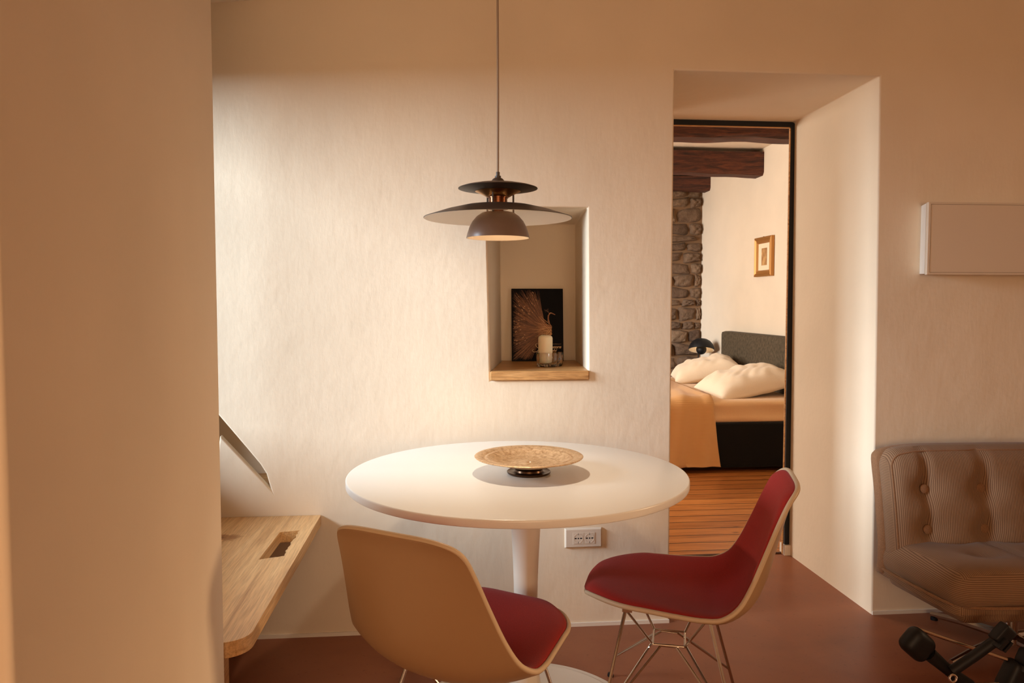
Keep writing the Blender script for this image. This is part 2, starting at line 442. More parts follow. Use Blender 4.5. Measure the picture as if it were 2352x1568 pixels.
def beam(y, z0, z1, label, x_end, wdt=.2, seed=0):
    r = random.Random(seed); rows = []; n = 40
    for i in range(n + 1):
        x = -1.0 + (x_end + 1.0) * i / n; j = lambda s: .007 * math.sin(x * 5.3 + s) + .004 * math.sin(x * 13 + 2 * s)
        c = .022
        rows.append([(x, y + j(1), z1), (x, y + j(1), z0 + c + j(2)), (x, y + c + j(1), z0 + j(3)), (x, y + wdt - c + j(4), z0 + j(3)), (x, y + wdt + j(4), z0 + c + j(5)), (x, y + wdt + j(4), z1)])
    mb = MB().grid(rows, closed_u=True); mb.f.append(tuple(range(5, -1, -1))); k = len(mb.v) - 6; mb.f.append(tuple(range(k, k + 6)))
    return tag(obj('ceiling_beam', mb, M['beam'], smooth=True, angle=30), label, 'beam', 'old beams across the bedroom ceiling')
beam(4.98, 2.372, 2.602, 'dark brown ceiling beam nearest the doorway, uppermost of the three', XB, .21, 1)
beam(6.36, 2.372, 2.566, 'dark brown ceiling beam in the middle, ending at the white wall above the headboard', XB, .20, 2)
beam(7.68, 2.44, 2.575, 'short looking dark beam farthest back, on top of the stone wall', XB, .2, 3)

# ------------------------------------------------------------------ niche: shelf, book, candle
sh = MB().add([(.166, W - .012, .946), (.538, W - .012, .946), (.577, 3.256, .946), (.250, 3.256, .946), (.166, W - .012, .981), (.538, W - .012, .981), (.577, 3.256, .981), (.250, 3.256, .981)],
              [(3, 2, 1, 0), (4, 5, 6, 7), (0, 1, 5, 4), (1, 2, 6, 5), (2, 3, 7, 6), (3, 0, 4, 7)])
o = obj('wooden_shelf', sh, M['oak'], bevel=.004); tag(o, 'thick oak shelf board at the bottom of the wall niche', 'shelf')

bk = thing('photo_book', 'black book with a golden peacock on its cover, leaning in the niche', 'book', (.403, 3.205, .981), math.radians(-1.0))
bk.rotation_euler = (math.radians(-6), 0, math.radians(-1.5))
bw, bh, bt = .226, .318, .018
M['cover'] = mat('black_cover', (.006, .005, .0055, 1), .5, **{'Specular IOR Level': .06})
obj('cover', MB().box(-bw / 2, bw / 2, 0, .002, 0, bh).box(-bw / 2, bw / 2, bt - .002, bt, 0, bh).box(-bw / 2, -bw / 2 + .002, 0, bt, 0, bh), M['cover'], bk, weld=False)
obj('pages', MB().box(-bw / 2 + .002, bw / 2 - .004, .0021, bt - .0021, .003, bh - .003), mat('paper', (.75, .68, .55, 1), .9), bk)
# feathers: long strokes fanning out from the bird's body, with eye spots
def feather_mat(name, c): return mat(name, c, .6)
rng = random.Random(11)
body = (.052, .135)
strk = {0: MB(), 1: MB(), 2: MB()}
def stroke(mb, pts, w0, w1, y):
    n = len(pts); rows = []
    for i, p in enumerate(pts):
        a = pts[max(i - 1, 0)]; b = pts[min(i + 1, n - 1)]; tx, tz = b[0] - a[0], b[1] - a[1]; l = math.hypot(tx, tz) or 1
        w = w0 + (w1 - w0) * i / (n - 1); w *= .35 + .65 * math.sin(PI * (i + .3) / (n + .1))
        rows.append([(p[0] - tz / l * w, y, p[1] + tx / l * w), (p[0] + tz / l * w, y, p[1] - tx / l * w)])
    mb.grid(rows)
X0, X1, Z0, Z1 = -bw / 2 + .003, bw / 2 - .003, .004, bh - .004
def clip_ok(p): return X0 < p[0] < X1 and Z0 < p[1] < Z1
for k in range(1300):
    a = math.radians(rng.uniform(103, 238)); ln = rng.uniform(.05, .235) * (1 if a > 2.1 else .95)
    cv = rng.uniform(-.18, .25); s0 = rng.uniform(.0, .05); pts = []
    for i in range(9):
        t = s0 + (ln - s0) * i / 8; aa = a + cv * (t / .2) * (1 if a < PI else -1) * .6
        p = (body[0] + t * math.cos(aa) - .015, body[1] + t * math.sin(aa) * 1.05)
        if not clip_ok(p): break
        pts.append(p)
    if len(pts) > 3: stroke(strk[0 if rng.random() < .5 else 1], pts, rng.uniform(.00015, .00045), rng.uniform(.0002, .0006), -.0002 - k * 3e-7)
for k in range(95):
    a = math.radians(rng.uniform(108, 205)); t = rng.uniform(.09, .235)
    p = (body[0] + t * math.cos(a) - .015, body[1] + t * math.sin(a) * 1.05)
    if not (X0 + .006 < p[0] < X1 and Z0 < p[1] < Z1 - .004): continue
    dx, dz = math.cos(a + .25), math.sin(a + .25); s = rng.uniform(.002, .0042)
    stroke(strk[2], [(p[0] + dx * s * i, p[1] + dz * s * i) for i in (-1, -.4, .3, 1)], s * .30, s * .34, -.0007)
for k in range(6):   # solid body under the fluff
    stroke(strk[1], [(.062 - .012 * i, .128 + .004 * k + .003 * i * (k - 2) / 3) for i in range(6)], .006, .004, -.0008)
for k in range(110):   # fluffy body
    a = math.radians(rng.uniform(120, 240)); t = rng.uniform(.01, .075); p0 = (body[0] + rng.uniform(-.005, .012), body[1] + rng.uniform(-.018, .018))
    stroke(strk[2] if rng.random() < .45 else strk[1], [(p0[0] + t * i / 5 * math.cos(a), p0[1] + t * i / 5 * math.sin(a)) for i in range(6)], .0011, .0005, -.0009 - k * 1e-6)
for w, pts in ((.0034, [(.058, .150), (.052, .166), (.047, .184), (.048, .200), (.056, .210)]), (.0024, [(.052, .206), (.060, .211), (.068, .208), (.078, .203)])):
    stroke(strk[1], pts, w, w * .8, -.0011)
stroke(strk[2], [(.050, .207), (.056, .2115), (.064, .211)], .0016, .0012, -.0013)
for k in range(5): stroke(strk[0], [(.052, .210), (.046 - .004 * k, .222 + .001 * k), (.048 - .003 * k, .230 - .001 * k * k)], .0005, .0008, -.0012)
pm_ = MB(); mi = []
for k in range(3): pm_.add(strk[k].v, strk[k].f); mi += [k] * len(strk[k].f)
pp_ = obj('peacock_print', pm_, feather_mat('feather_brown', lin(100, 64, 42)), bk, weld=False)
pp_.data.materials.append(feather_mat('feather_bronze', lin(158, 104, 66))); pp_.data.materials.append(feather_mat('feather_gold', lin(224, 170, 114)))
pp_.data.polygons.foreach_set('material_index', mi)
def text(name, body_, size, loc, material, parent, shear=.25, rot=(PI / 2, 0, 0), bold=.0):
    cu = bpy.data.curves.new(name, 'FONT'); cu.body = body_; cu.size = size; cu.shear = shear; cu.offset = bold
    t = bpy.data.objects.new(name, cu); COL.objects.link(t)
    bpy.context.view_layer.update(); dg = bpy.context.evaluated_depsgraph_get()
    me = bpy.data.meshes.new_from_object(t.evaluated_get(dg), depsgraph=dg); bpy.data.objects.remove(t)
    o = bpy.data.objects.new(name, me); COL.objects.link(o); me.materials.clear(); me.materials.append(material)
    o.parent = parent; o.location = loc; o.rotation_euler = rot; return o
M['print'] = mat('cream_print', lin(236, 200, 150), .6)
text('title', 'natore', .0185, (.052, -.0016, .056), M['print'], bk, .35, bold=.0003)
text('title', 'ghi', .0185, (.060, -.0016, .040), M['print'], bk, .35, bold=.0003)
sq = MB()
stroke(sq, [(.050 + .0012 * i, .0745 + .0011 * math.sin(2.1 * i) + .0006 * math.sin(.9 * i)) for i in range(46)], .00035, .00035, -.0016)
obj('subtitle', sq, M['print'], bk, weld=False)
sw = MB()
stroke(sw, catmull([(.008, .070), (-.002, .077), (-.010, .072), (-.004, .062), (.004, .054), (-.002, .044), (-.016, .040), (-.024, .046), (-.018, .052)], 6), .0012, .0014, -.0016)
obj('title', sw, M['print'], bk, weld=False)

hold = thing('candle_holder', 'small clear glass candle holder with lobed sides on the niche shelf', 'candle holder', (.412, 2.925, .981))
lob = lambda a, r, z: 1 + (.10 * math.cos(5 * a + .6) if r > .02 else 0)
g = MB().lathe([(.0, .0005), (.030, .0005), (.046, .002), (.050, .010), (.052, .030), (.0535, .056), (.0525, .0575), (.0480, .0572), (.0465, .050), (.0455, .030), (.044, .016), (.040, .0125), (.0, .0125)], 90, wob=lob)
obj('glass_cup', g, M['glass'], hold, smooth=True, angle=50)
ca = thing('candle', 'white pillar candle standing in the glass holder in front of the book', 'candle', (.398, 2.926, .9945))
obj('wax_pillar', MB().lathe([(0, 0), (.0275, 0), (.0285, .003), (.0285, .100), (.026, .107), (.016, .112), (.006, .110), (0, .109)], 48), M['wax'], ca, smooth=True, angle=50)
obj('wick', MB().tube([(0, 0, .108), (.0005, 0, .113), (.001, 0, .118)], .0008, 6), M['wick'], ca)
o = obj('sill_board', MB().box(-1.188, -.562, W + .030, 2.988, .536, .560), M['oak']); tag(o, 'small piece of wooden board inside the slanted slot in the wall', 'board')

# ------------------------------------------------------------------ pendant lamp
pl = thing('pendant_lamp', 'dark layered pendant lamp with wide flat shade hanging over the table', 'lamp', (.150, 2.10, 0))
zc = 2.412
def shade(prof_out, th): # closed profile from an outer line, offset downwards
    return prof_out + [(r, z - th) for r, z in reversed(prof_out)]
obj('cord', MB().tube([(0, 0, 1.598), (.0006, 0, 1.8), (-.0006, 0, 2.1), (0, 0, zc)], .0032, 8), M['cord'], pl, smooth=True)
obj('canopy', MB().lathe([(0, zc), (.045, zc), (.045, zc - .012), (.02, zc - .03), (0, zc - .03)], 32), M['shade_dark'], pl, smooth=True)
obj('cap', MB().lathe([(0, 1.600), (.0052, 1.600), (.0052, 1.589), (.0085, 1.589), (.0085, 1.584), (.014, 1.581), (.0195, 1.574), (.0205, 1.566), (0, 1.566)], 32), M['shade_dark'], pl, smooth=True)
obj('upper_shade', MB().lathe([(0, 1.5715), (.03, 1.5705), (.07, 1.565), (.098, 1.559), (.1115, 1.5545), (.1118, 1.5535), (.108, 1.5528), (.085, 1.5505), (.062, 1.5455), (0, 1.5455)], 72), M['shade_dark'], pl, smooth=True, angle=50)
obj('reflector_cone', MB().lathe([(0, 1.5456), (.064, 1.5456), (.055, 1.542), (.042, 1.536), (.032, 1.530), (0, 1.530)], 72), M['gilt'], pl, smooth=True, angle=50)
obj('socket', MB().lathe([(0, 1.5305), (.029, 1.5305), (.029, 1.527), (.0265, 1.527), (.0265, 1.5), (.029, 1.5), (.029, 1.496), (0, 1.496)], 40), M['copper'], pl, smooth=True)
for k in range(3):
    a = math.radians(8 + 120 * k)
    obj('support_rod', MB().tube([(.0445 * math.cos(a), .0445 * math.sin(a), 1.545), (.0445 * math.cos(a), .0445 * math.sin(a), 1.483)], .0026, 8), M['shade_dark'], pl, smooth=True)
top = [(.034, 1.5095), (.06, 1.5085), (.10, 1.5035), (.15, 1.491), (.19, 1.4775), (.2085, 1.4715)]
obj('main_shade', MB().lathe(top + [(.2087, 1.4708)] + [(.2075, 1.4704), (.15, 1.4895), (.10, 1.502), (.06, 1.507), (.034, 1.508)] + [top[0]], 96), M['shade_dark'], pl, smooth=True, angle=50)
obj('shade_lining', MB().lathe([(.2072, 1.4700), (.15, 1.4890), (.10, 1.5015), (.06, 1.5065), (.034, 1.5075), (.034, 1.5070), (.06, 1.506), (.10, 1.501), (.15, 1.4885), (.2072, 1.4697), (.2072, 1.4700)], 96), M['shade_white'], pl, smooth=True, angle=50)
dome = [(.036, 1.4880), (.046, 1.4855), (.060, 1.476), (.072, 1.462), (.0805, 1.446), (.0865, 1.428), (.0893, 1.4165)]
obj('lower_shade', MB().lathe(dome + [(.0893, 1.4155), (.0880, 1.4155)] + [(r - .0016, z - .0012) for r, z in reversed(dome[:-1])] + [dome[0]], 72), M['shade_brown'], pl, smooth=True, angle=50)
obj('lower_shade_lining', MB().lathe([(.0879, 1.4156), (.0845, 1.428), (.0785, 1.446), (.070, 1.461), (.058, 1.4735), (.0445, 1.4825), (.0350, 1.485), (.0345, 1.4845), (.0435, 1.4815), (.0572, 1.4727), (.0692, 1.4605), (.0777, 1.4455), (.0837, 1.4275), (.0872, 1.4154), (.0879, 1.4156)], 72), M['shade_white'], pl, smooth=True, angle=50)
obj('bulb', MB().lathe([(0, 1.468), (.010, 1.467), (.012, 1.460), (.018, 1.452), (.020, 1.444), (.018, 1.436), (.010, 1.430), (0, 1.428)], 24), M['bulb'], pl, smooth=True)
tg = MB().box(-.016, .016, -.0445, -.0435, 1.4905, 1.4955)
obj('ring', MB().lathe([(0, 1.497), (.016, 1.497), (.016, 1.4885), (0, 1.4885)], 40), M['copper'], pl, smooth=True)

# ------------------------------------------------------------------ table and bowl
tb = thing('round_table', 'round white pedestal table in front of the niche wall', 'table', (.209, 2.139, 0))
TR = .4915
e = [(0, .740), (TR - .004, .740), (TR - .0014, .7393), (TR - .0002, .7375), (TR, .735), (TR, .7215), (TR - .001, .7197), (TR - .004, .719), (0, .719)]
obj('tabletop', MB().lathe(e, 160), M['white'], tb, smooth=True, angle=50)
obj('pedestal', MB().lathe(catmull([(.15, .719), (.105, .712), (.068, .69), (.053, .65), (.0455, .60), (.041, .54), (.0365, .44), (.0345, .34), (.0345, .24), (.038, .16), (.045, .10)], 5), 64, (.025, 0)), M['white_matt'], tb, smooth=True, angle=60)
obj('base', MB().lathe(catmull([(.0, .100), (.0462, .100), (.052, .086), (.064, .066), (.09, .046), (.14, .030), (.22, .019), (.28, .0125), (.312, .009), (.318, .005), (.317, 0), (0, 0)], 5), 128, (.025, 0)), M['white_matt'], tb, smooth=True, angle=60)

bo = thing('pedestal_bowl', 'shallow engraved brass bowl on a foot in the middle of the white table', 'bowl', (.240, 2.116, .740))
inner = [(0, .0300), (.006, .0300), (.007, .0325), (.009, .0328), (.012, .0310), (.05, .0305), (.076, .0308), (.079, .0325), (.083, .0325), (.087, .0330), (.116, .0468), (.1195, .0487), (.1235, .0487), (.1265, .0474), (.1305, .0478), (.134, .0502), (.140, .0508), (.149, .0525), (.1555, .0525), (.1575, .0510), (.1560, .0490)]
outer = [(.148, .0480), (.130, .0430), (.098, .034), (.075, .0265), (.058, .0225), (0, .0225)]
obj('dish', MB().lathe(inner + outer, 120), M['brass'], bo, smooth=True, angle=40)
obj('foot', MB().lathe([(0, .0228), (.056, .0232), (.052, .0190), (.043, .0165), (.040, .012), (.0415, .007), (.047, .0045), (.058, .0055), (.0625, .0070), (.0635, .0060), (.0625, .0025), (.060, 0), (0, 0)], 80), M['brass_dark'], bo, smooth=True, angle=40)

# ------------------------------------------------------------------ chairs
# rim of the shell: y, z, half width, rim rise, depth of the dish below the rim
PROF = [(0.283, 0.404, 0.230, 0.0, 0.0), (0.265, 0.432, 0.233, 0.0, .004), (0.216, 0.447, 0.238, 0.004, .014), (0.107, 0.44, 0.248, 0.01, .028), (0.0, 0.427, 0.262, 0.018, .042), (-0.08, 0.42, 0.273, 0.024, .056), (-0.145, 0.428, 0.273, 0.024, .068), (-0.201, 0.465, 0.257, 0.024, .068), (-0.238, 0.53, 0.237, 0.021, .060), (-0.272, 0.62, 0.216, 0.016, .046), (-0.303, 0.71, 0.198, 0.01, .030), (-0.329, 0.775, 0.185, 0.005, .016), (-0.355, 0.815, 0.178, 0.0, .004)]
def shell_rows(nu=32, nv=64, off=0.0, shrink=0.0):
    c = catmull(PROF, 12); Ls = [0]
    for a, b in zip(c, c[1:]): Ls.append(Ls[-1] + math.hypot(b[0] - a[0], b[1] - a[1]))
    T = Ls[-1]
    def at(s):
        d = min(max(s, 0), 1) * T; lo, hi = 0, len(Ls) - 2
        while lo < hi:
            m = (lo + hi + 1) // 2
            if Ls[m] <= d: lo = m
            else: hi = m - 1
        t = (d - Ls[lo]) / max(Ls[lo + 1] - Ls[lo], 1e-9)
        p = [c[lo][k] + (c[lo + 1][k] - c[lo][k]) * t for k in range(5)]
        a, b = c[max(lo - 2, 0)], c[min(lo + 3, len(c) - 1)]
        tx, tz = b[0] - a[0], b[1] - a[1]; l = math.hypot(tx, tz); return p, (tx / l, tz / l)
    rows = []
    for j in range(nv + 1):
        q_ = .5 - .5 * math.cos(PI * j / nv)
        p, (ty, tz) = at(shrink / T + q_ * (1 - 2 * shrink / T))
        w = p[2] - shrink
        if q_ < .5:
            k = min(1, q_ * T / .20); r = (1 - (1 - k) ** 1.75) ** (1 / 1.75)
        else:
            k = min(1, (1 - q_) * T / .10); r = (1 - (1 - k) ** 4.0) ** (1 / 4.0)
        w *= r; n = (tz, -ty)
        row = []
        for i in range(nu + 1):
            u = math.sin((i / nu - .5) * PI)
            o_ = off(u, q_, r) if callable(off) else off
            h = p[3] + p[4] * (abs(u * r) ** 2.2 - 1) + o_
            row.append((u * w, p[0] + n[0] * h, p[1] + n[1] * h))
        rows.append(row)
    return rows
def boundary(rows): return [r[0] for r in rows] + [r[-1] for r in reversed(rows[1:-1])]
def closed(a, b):
    mb = MB().grid(a); mb.grid(b, flip=True)
    A = boundary(a); B = boundary(b); mb.grid([A + A[:1], B + B[:1]]); return mb
CS = .915
def chair(label, loc, rz, grp):
    t = thing('shell_chair', label, 'chair', loc, rz, grp); t.scale = (CS, CS, CS)
    obj('shell', closed(shell_rows(40, 80, .0), shell_rows(40, 80, -.006)), M['shell'], t, smooth=True, angle=70)
    puff = lambda u, q_, r: .003 + .024 * (max(0, 1 - abs(u) ** 6) ** .5) * min(1, (min(q_, 1 - q_) * 18)) ** .5
    obj('upholstery', closed(shell_rows(48, 96, puff, .007), shell_rows(48, 96, .0008, .007)), M['red'], t, smooth=True, angle=70)
    b = boundary(shell_rows(40, 80, .001, .003))
    obj('edge_piping', MB().tube([b[i] for i in range(0, len(b))], .0072, 8, closed=True), M['piping'], t, smooth=True, angle=80)
    # wire base
    tops = {}; feet = {}
    for sx in (-1, 1):
        for sy in (-1, 1):
            tp = Vector((sx * .125, .02 + sy * .125, .396)); ft = Vector((sx * .225, .01 + sy * .215, .006))
            tops[sx, sy] = tp; feet[sx, sy] = ft
            lg = obj('leg', MB().tube([tp, ft], .0052, 10), M['chrome'], t, smooth=True)
            obj('glide', MB().lathe([(0, 0), (.010, 0), (.0115, .004), (.010, .012), (0, .014)], 16, (ft.x, ft.y)), M['black_plastic'], lg, smooth=True)
    zb = .265
    ring = {k: Vector((k[0] * .055, .015 + k[1] * .050, zb)) for k in tops}
    for a, b_ in (((-1, -1), (1, -1)), ((1, -1), (1, 1)), ((1, 1), (-1, 1)), ((-1, 1), (-1, -1))):
        obj('cross_wire', MB().tube([tops[a] , ring[a] * .5 + ring[b_] * .5 + Vector((0, 0, .004)) if False else ring[a], ring[b_], tops[b_]], .0040, 8), M['chrome'], t, smooth=True)
        f1 = tops[a].lerp(feet[a], .80); f2 = tops[b_].lerp(feet[b_], .80)
        obj('brace_wire', MB().tube([f1, ring[a].lerp(ring[b_], .25) + Vector((0, 0, -.004)), ring[a].lerp(ring[b_], .75) + Vector((0, 0, -.004)), f2], .0036, 8), M['chrome'], t, smooth=True)
    obj('mount_plate', MB().box(-.135, .135, .02 - .135, .02 - .105, .392, .400).box(-.135, .135, .02 + .105, .02 + .135, .392, .402), M['chrome'], t)
    return t
chair('red upholstered shell chair facing left beside the doorway', (.670, 2.095, 0), 1.247, 'red upholstered shell chairs at the table')
chair('red upholstered shell chair seen from behind, its cream back towards the camera', (.061, 1.839, 0), -.589, 'red upholstered shell chairs at the table')

# ------------------------------------------------------------------ bench in the window recess
be = thing('wooden_bench', 'oak bench board with a rough hand slot, built into the window recess', 'bench', (0, 0, 0))
XE = -.457
poly = [(-1.195, W - .002), (-1.195, 1.712), (XE - .06, 1.712)]
for k in range(1, 9):
    a = PI / 2 * k / 8; poly.append((XE - .06 + .06 * math.sin(a), 1.772 - .06 * math.cos(a)))
poly.append((XE, W - .002))
bn = obj('seat_board', MB().prism(poly, .418, .456, 'z'), M['oak_bench'], be)
rng = random.Random(5)
hp = [(-.566, 2.274)] + [(-.566 + .066 * i / 9, 2.274 + .026 * i / 9 + rng.uniform(-.002, .002)) for i in range(1, 9)] + [(-.500 + rng.uniform(-.004, .004), 2.302 + .258 * i / 16) for i in range(17)] + [(-.506 - .054 * i / 8, 2.560 - .014 * i / 8 + rng.uniform(-.0015, .0015)) for i in range(1, 8)] + [(-.562, 2.546)]
cut(bn, MB().prism(hp, .40, .47, 'z'))
add_bevel(bn, .003, 2, 50)
obj('apron', MB().box(-1.19, -.535, 1.742, 1.772, .36, .417), M['oak_bench'], be)
obj('leg', MB().box(-.60, -.54, 1.80, 1.86, 0, .417), M['oak_bench'], be)

# ------------------------------------------------------------------ outlet and heater
ou = thing('power_outlet', 'white double power socket on the wall below the table edge', 'socket', (.520, W, .3435))
ou.rotation_euler = (0, math.radians(-.4), 0)
pm = MB().hexa([(-.073, 0, -.039), (.073, 0, -.039), (.073, 0, .039), (-.073, 0, .039)], [(-.068, -.010, -.034), (.068, -.010, -.034), (.068, -.010, .034), (-.068, -.010, .034)])
obj('cover_plate', pm, M['plate'], ou, bevel=.0025)
for cx in (-.0205, .0225):
    s = thing('x', '', '') if False else None
    w, h = .0205, .0215
    so = obj('socket_insert', MB().box(cx - w, cx + w, -.0112, -.009, -h, h), M['plate'], ou)
    well = MB().lathe([(0, 0), (.017, 0), (.0185, .0012)], 8)
    oct_ = [(.0185 * math.cos(PI / 8 + PI / 4 * k), .0195 * math.sin(PI / 8 + PI / 4 * k)) for k in range(8)]
    rim = MB(); n = 8
    rim.add([(cx + x, -.0118, z_) for x, z_ in oct_] + [(cx + x * .9, -.0118, z_ * .9) for x, z_ in oct_] + [(cx + x, -.0110, z_) for x, z_ in oct_] + [(cx + x * .9, -.0110, z_ * .9) for x, z_ in oct_],
            [(i, (i + 1) % n, n + (i + 1) % n, n + i) for i in range(n)] + [(i, 2 * n + i, 2 * n + (i + 1) % n, (i + 1) % n) for i in range(n)] + [(n + i, n + (i + 1) % n, 3 * n + (i + 1) % n, 3 * n + i) for i in range(n)])
    obj('socket_rim', rim, M['plate'], so)
    hol = MB()
    for dx, dz, rw, rh in ((-.0105, 0, .0043, .0024), (.0105, 0, .0043, .0024), (0, 0, .0027, .0027), (0, .0165, .0016, .0035), (0, -.0165, .0016, .0035)):
        hol.add([(cx + dx + rw * math.copysign(abs(math.cos(a)) ** .6, math.cos(a)), -.01125, dz + rh * math.copysign(abs(math.sin(a)) ** .6, math.sin(a))) for a in (2 * PI * i / 16 for i in range(16))], [tuple(range(16))])
    obj('pin_holes', hol, M['dark'], so, weld=False)
he = thing('wall_heater', 'flat white heating panel on the wall above the armchair', 'heater', (1.818, W, 1.345))
obj('backing', MB().hexa([(.004, -.060, 0), (.92, -.060, 0), (.92, -.060, .267), (.004, -.060, .267)], [(.025, 0, .002), (.90, 0, .002), (.90, 0, .265), (.025, 0, .265)]), mat('heater_edge', (.86, .80, .72, 1), .5), he)
obj('front_panel', MB().box(0.004, .92, -.075, -.0605, -.004, .270), mat('heater_front', (.72, .60, .47, 1), .5), he, bevel=.002)
sm = MB().box(.014, .91, -.0756, -.075, .0045, .0058).box(.014, .91, -.0756, -.075, .2615, .2628).box(.0135, .0147, -.0756, -.075, .0045, .2628)
obj('seam', sm, mat('seam', (.25, .17, .11, 1), .8), he, weld=False)

# ------------------------------------------------------------------ armchair
ar = thing('armchair', 'brown corduroy easy chair with buttoned back on the right', 'armchair', (1.985, 2.40, 0), math.radians(-2))
btn = [(-.245 + .215 * i, z_) for i in range(3) for z_ in (.555, .412)]
def back_fn(p, d):
    x, y, z_ = p
    Zc = z_ + .47
    # front is -y; soft puff and tufts
    if d.y < -.3:
        yy = -.026 * max(0, 1 - (x / .37) ** 4) * max(0, 1 - ((z_) / .24) ** 4)
        for bx, bz in btn:
            dd = ((x - bx) / .055) ** 2 + ((Zc - bz) / .05) ** 2
            yy += .030 * math.exp(-dd)
            yy += .010 * math.exp(-((x - bx) / .014) ** 2) * (1 if Zc > bz - .03 else .55)
        y += yy * min(1, -d.y)
    k = (Zc - .33)
    lx = abs(x) / .37
    z_ -= .03 * lx ** 6 * min(1, max(0, z_ / .18)) ** 2
    y += .20 * max(0, k) ** 1.1
    return (x, y, z_ + .47)
bk_ = obj('back_cushion', rbox(.372, .055, .235, .05, 44, back_fn), M['cord_back'], ar, smooth=True, angle=80)
bk_.location = (0, .135, 0)
pp = []
for cx, cz, a0 in ((.322, .185, 0), (-.322, .185, 90), (-.322, -.185, 180), (.322, -.185, 270)):   # seam along the front edge of the back cushion
    nx, nz = {0: (-.322, .185), 90: (-.322, -.185), 180: (.322, -.185), 270: (.322, .185)}[a0]
    for i in range(9):
        t = math.radians(a0 + 90 * i / 8); c, s_ = math.cos(t), math.sin(t)
        pp.append(back_fn(Vector((cx + .0354 * c, -.0404, cz + .0354 * s_)), Vector((c * .707, -.707, s_ * .707))))
    t = math.radians(a0 + 90); c, s_ = math.cos(t), math.sin(t)
    for i in range(1, 20):
        x, zz = cx + (nx - cx) * i / 20, cz + (nz - cz) * i / 20
        pp.append(back_fn(Vector((x + .0354 * c, -.0404, zz + .0354 * s_)), Vector((c * .707, -.707, s_ * .707))))
pi_ = obj('piping', MB().tube(pp, .0036, 8, closed=True), M['corduroy_plain'], ar, smooth=True); pi_.location = (0, .135, 0)
for bx, bz in btn:
    yb = .135 + .20 * max(0, bz - .33) ** 1.1 - .055 + .0085
    b_ = obj('button', MB().lathe([(0, -.006), (.010, -.006), (.0165, -.003), (.0165, .000), (.0125, .0025), (0, .0032)], 24), M['corduroy_plain'], ar, smooth=True)
    b_.location = (bx, yb, bz); b_.rotation_euler = (math.radians(90 - 10), 0, 0)
def back_shell_fn(p, d): 
    x, y, z_ = p; Zc = z_ + .46
    z_ -= .03 * (abs(x) / .38) ** 6 * min(1, max(0, z_ / .18)) ** 2
    return (x, y + .20 * max(0, Zc - .33) ** 1.1, z_ + .46)
bs = obj('back_shell', rbox(.382, .028, .240, .025, 20, back_shell_fn), M['corduroy_plain'], ar, smooth=True, angle=80); bs.location = (0, .178, 0)
def seat_fn(p, d):
    x, y, z_ = p
    k = (.22 - y) / .5
    if d.z > .3:
        z_ += .022 * max(0, 1 - (x / .38) ** 4) * max(0, 1 - (y / .27) ** 4)
        for bx in (-.15, .06, .27):
            for by in (-.05, .13): z_ -= .022 * math.exp(-((x - bx) / .06) ** 2 - ((y - by) / .05) ** 2)
        z_ -= .012 * math.exp(-((x + .045) / .02) ** 2) * (1 if y < .1 else .5)
    z_ += .035 * k
    x *= 1 + .02 * k
    return (x, y, z_ + .285)
se = obj('seat_cushion', rbox(.375, .255, .062, .055, 44, seat_fn), M['cord_seat'], ar, smooth=True, angle=80); se.location = (0, -.022, 0)
def ss_fn(p, d):
    x, y, z_ = p; k = (.22 - y) / .5
    if z_ < 0: x *= .90; y = y * .88
    return (x, y, z_ + .22 + .028 * k)
ss = obj('seat_shell', rbox(.372, .245, .045, .03, 20, ss_fn), M['cord_base'], ar, smooth=True, angle=80); ss.location = (0, -.012, 0)
pp = []
for k in range(96):
    a = 2 * PI * k / 96; cx, sx = math.cos(a), math.sin(a); n = 7
    x = .380 * math.copysign(abs(cx) ** (2 / n), cx); y = .256 * math.copysign(abs(sx) ** (2 / n), sx); pp.append((x, y - .022, .245 + .033 * (.22 - y) / .5))
obj('piping', MB().tube(pp, .0050, 6, closed=True), M['corduroy_plain'], ar, smooth=True)
col = obj('swivel_column', MB().lathe([(0, .19), (.06, .19), (.06, .175), (.026, .17), (.024, .07), (.04, .06), (.04, .04), (0, .04)], 32), M['chrome'], ar, smooth=True, angle=40)
for k in range(4):
    a = math.radians(20 + 90 * k); c, s = math.cos(a), math.sin(a)
    lg = obj('base_leg', MB().tube([(c * .03, s * .03, .052), (c * .17, s * .17, .04), (c * .30, s * .30, .018)], [.018, .015, .011], 10), M['chrome'], ar, smooth=True)
    obj('glide', MB().lathe([(0, 0), (.013, 0), (.013, .010), (0, .012)], 16, (c * .29, s * .29)), M['black_plastic'], lg, smooth=True)

# folded black stand on the floor in front of the armchair
ts = thing('folding_stand', 'black folded metal stand with clamps and a chrome foot before the armchair', 'stand', (1.70, 2.0, 0))
def P3(x, y, z): return (x - 1.70, y - 2.0, z)
def bar(name, pts, r, m, par=ts, n=12): return obj(name, MB().tube([P3(*p) for p in pts], r, n), m, par, smooth=True)
bar('pole', [(1.715, 2.02, .135), (1.80, 2.0, .325), (1.86, 1.99, .46)], [.015, .0135, .0135], M['black'])
hb = obj('hub', rbox(.034, .03, .050, .018, 8), M['black_plastic'], ts, smooth=True, angle=80); hb.location = P3(1.705, 2.04, .105); hb.rotation_euler = (0, .45, 0)
h2 = obj('hub_collar', rbox(.026, .026, .026, .012, 6), M['black_plastic'], ts, smooth=True); h2.location = P3(1.735, 2.02, .170); h2.rotation_euler = (0, .42, 0)
f = bar('foot', [(1.42, 2.14, .024), (1.47, 2.13, .030), (1.60, 2.09, .038), (1.70, 2.04, .065)], [.013, .016, .021, .026], M['black_plastic'])
bar('chrome_tip', [(1.398, 2.146, .018), (1.408, 2.142, .022), (1.432, 2.135, .026)], [.008, .0155, .0165], M['steel'], f)
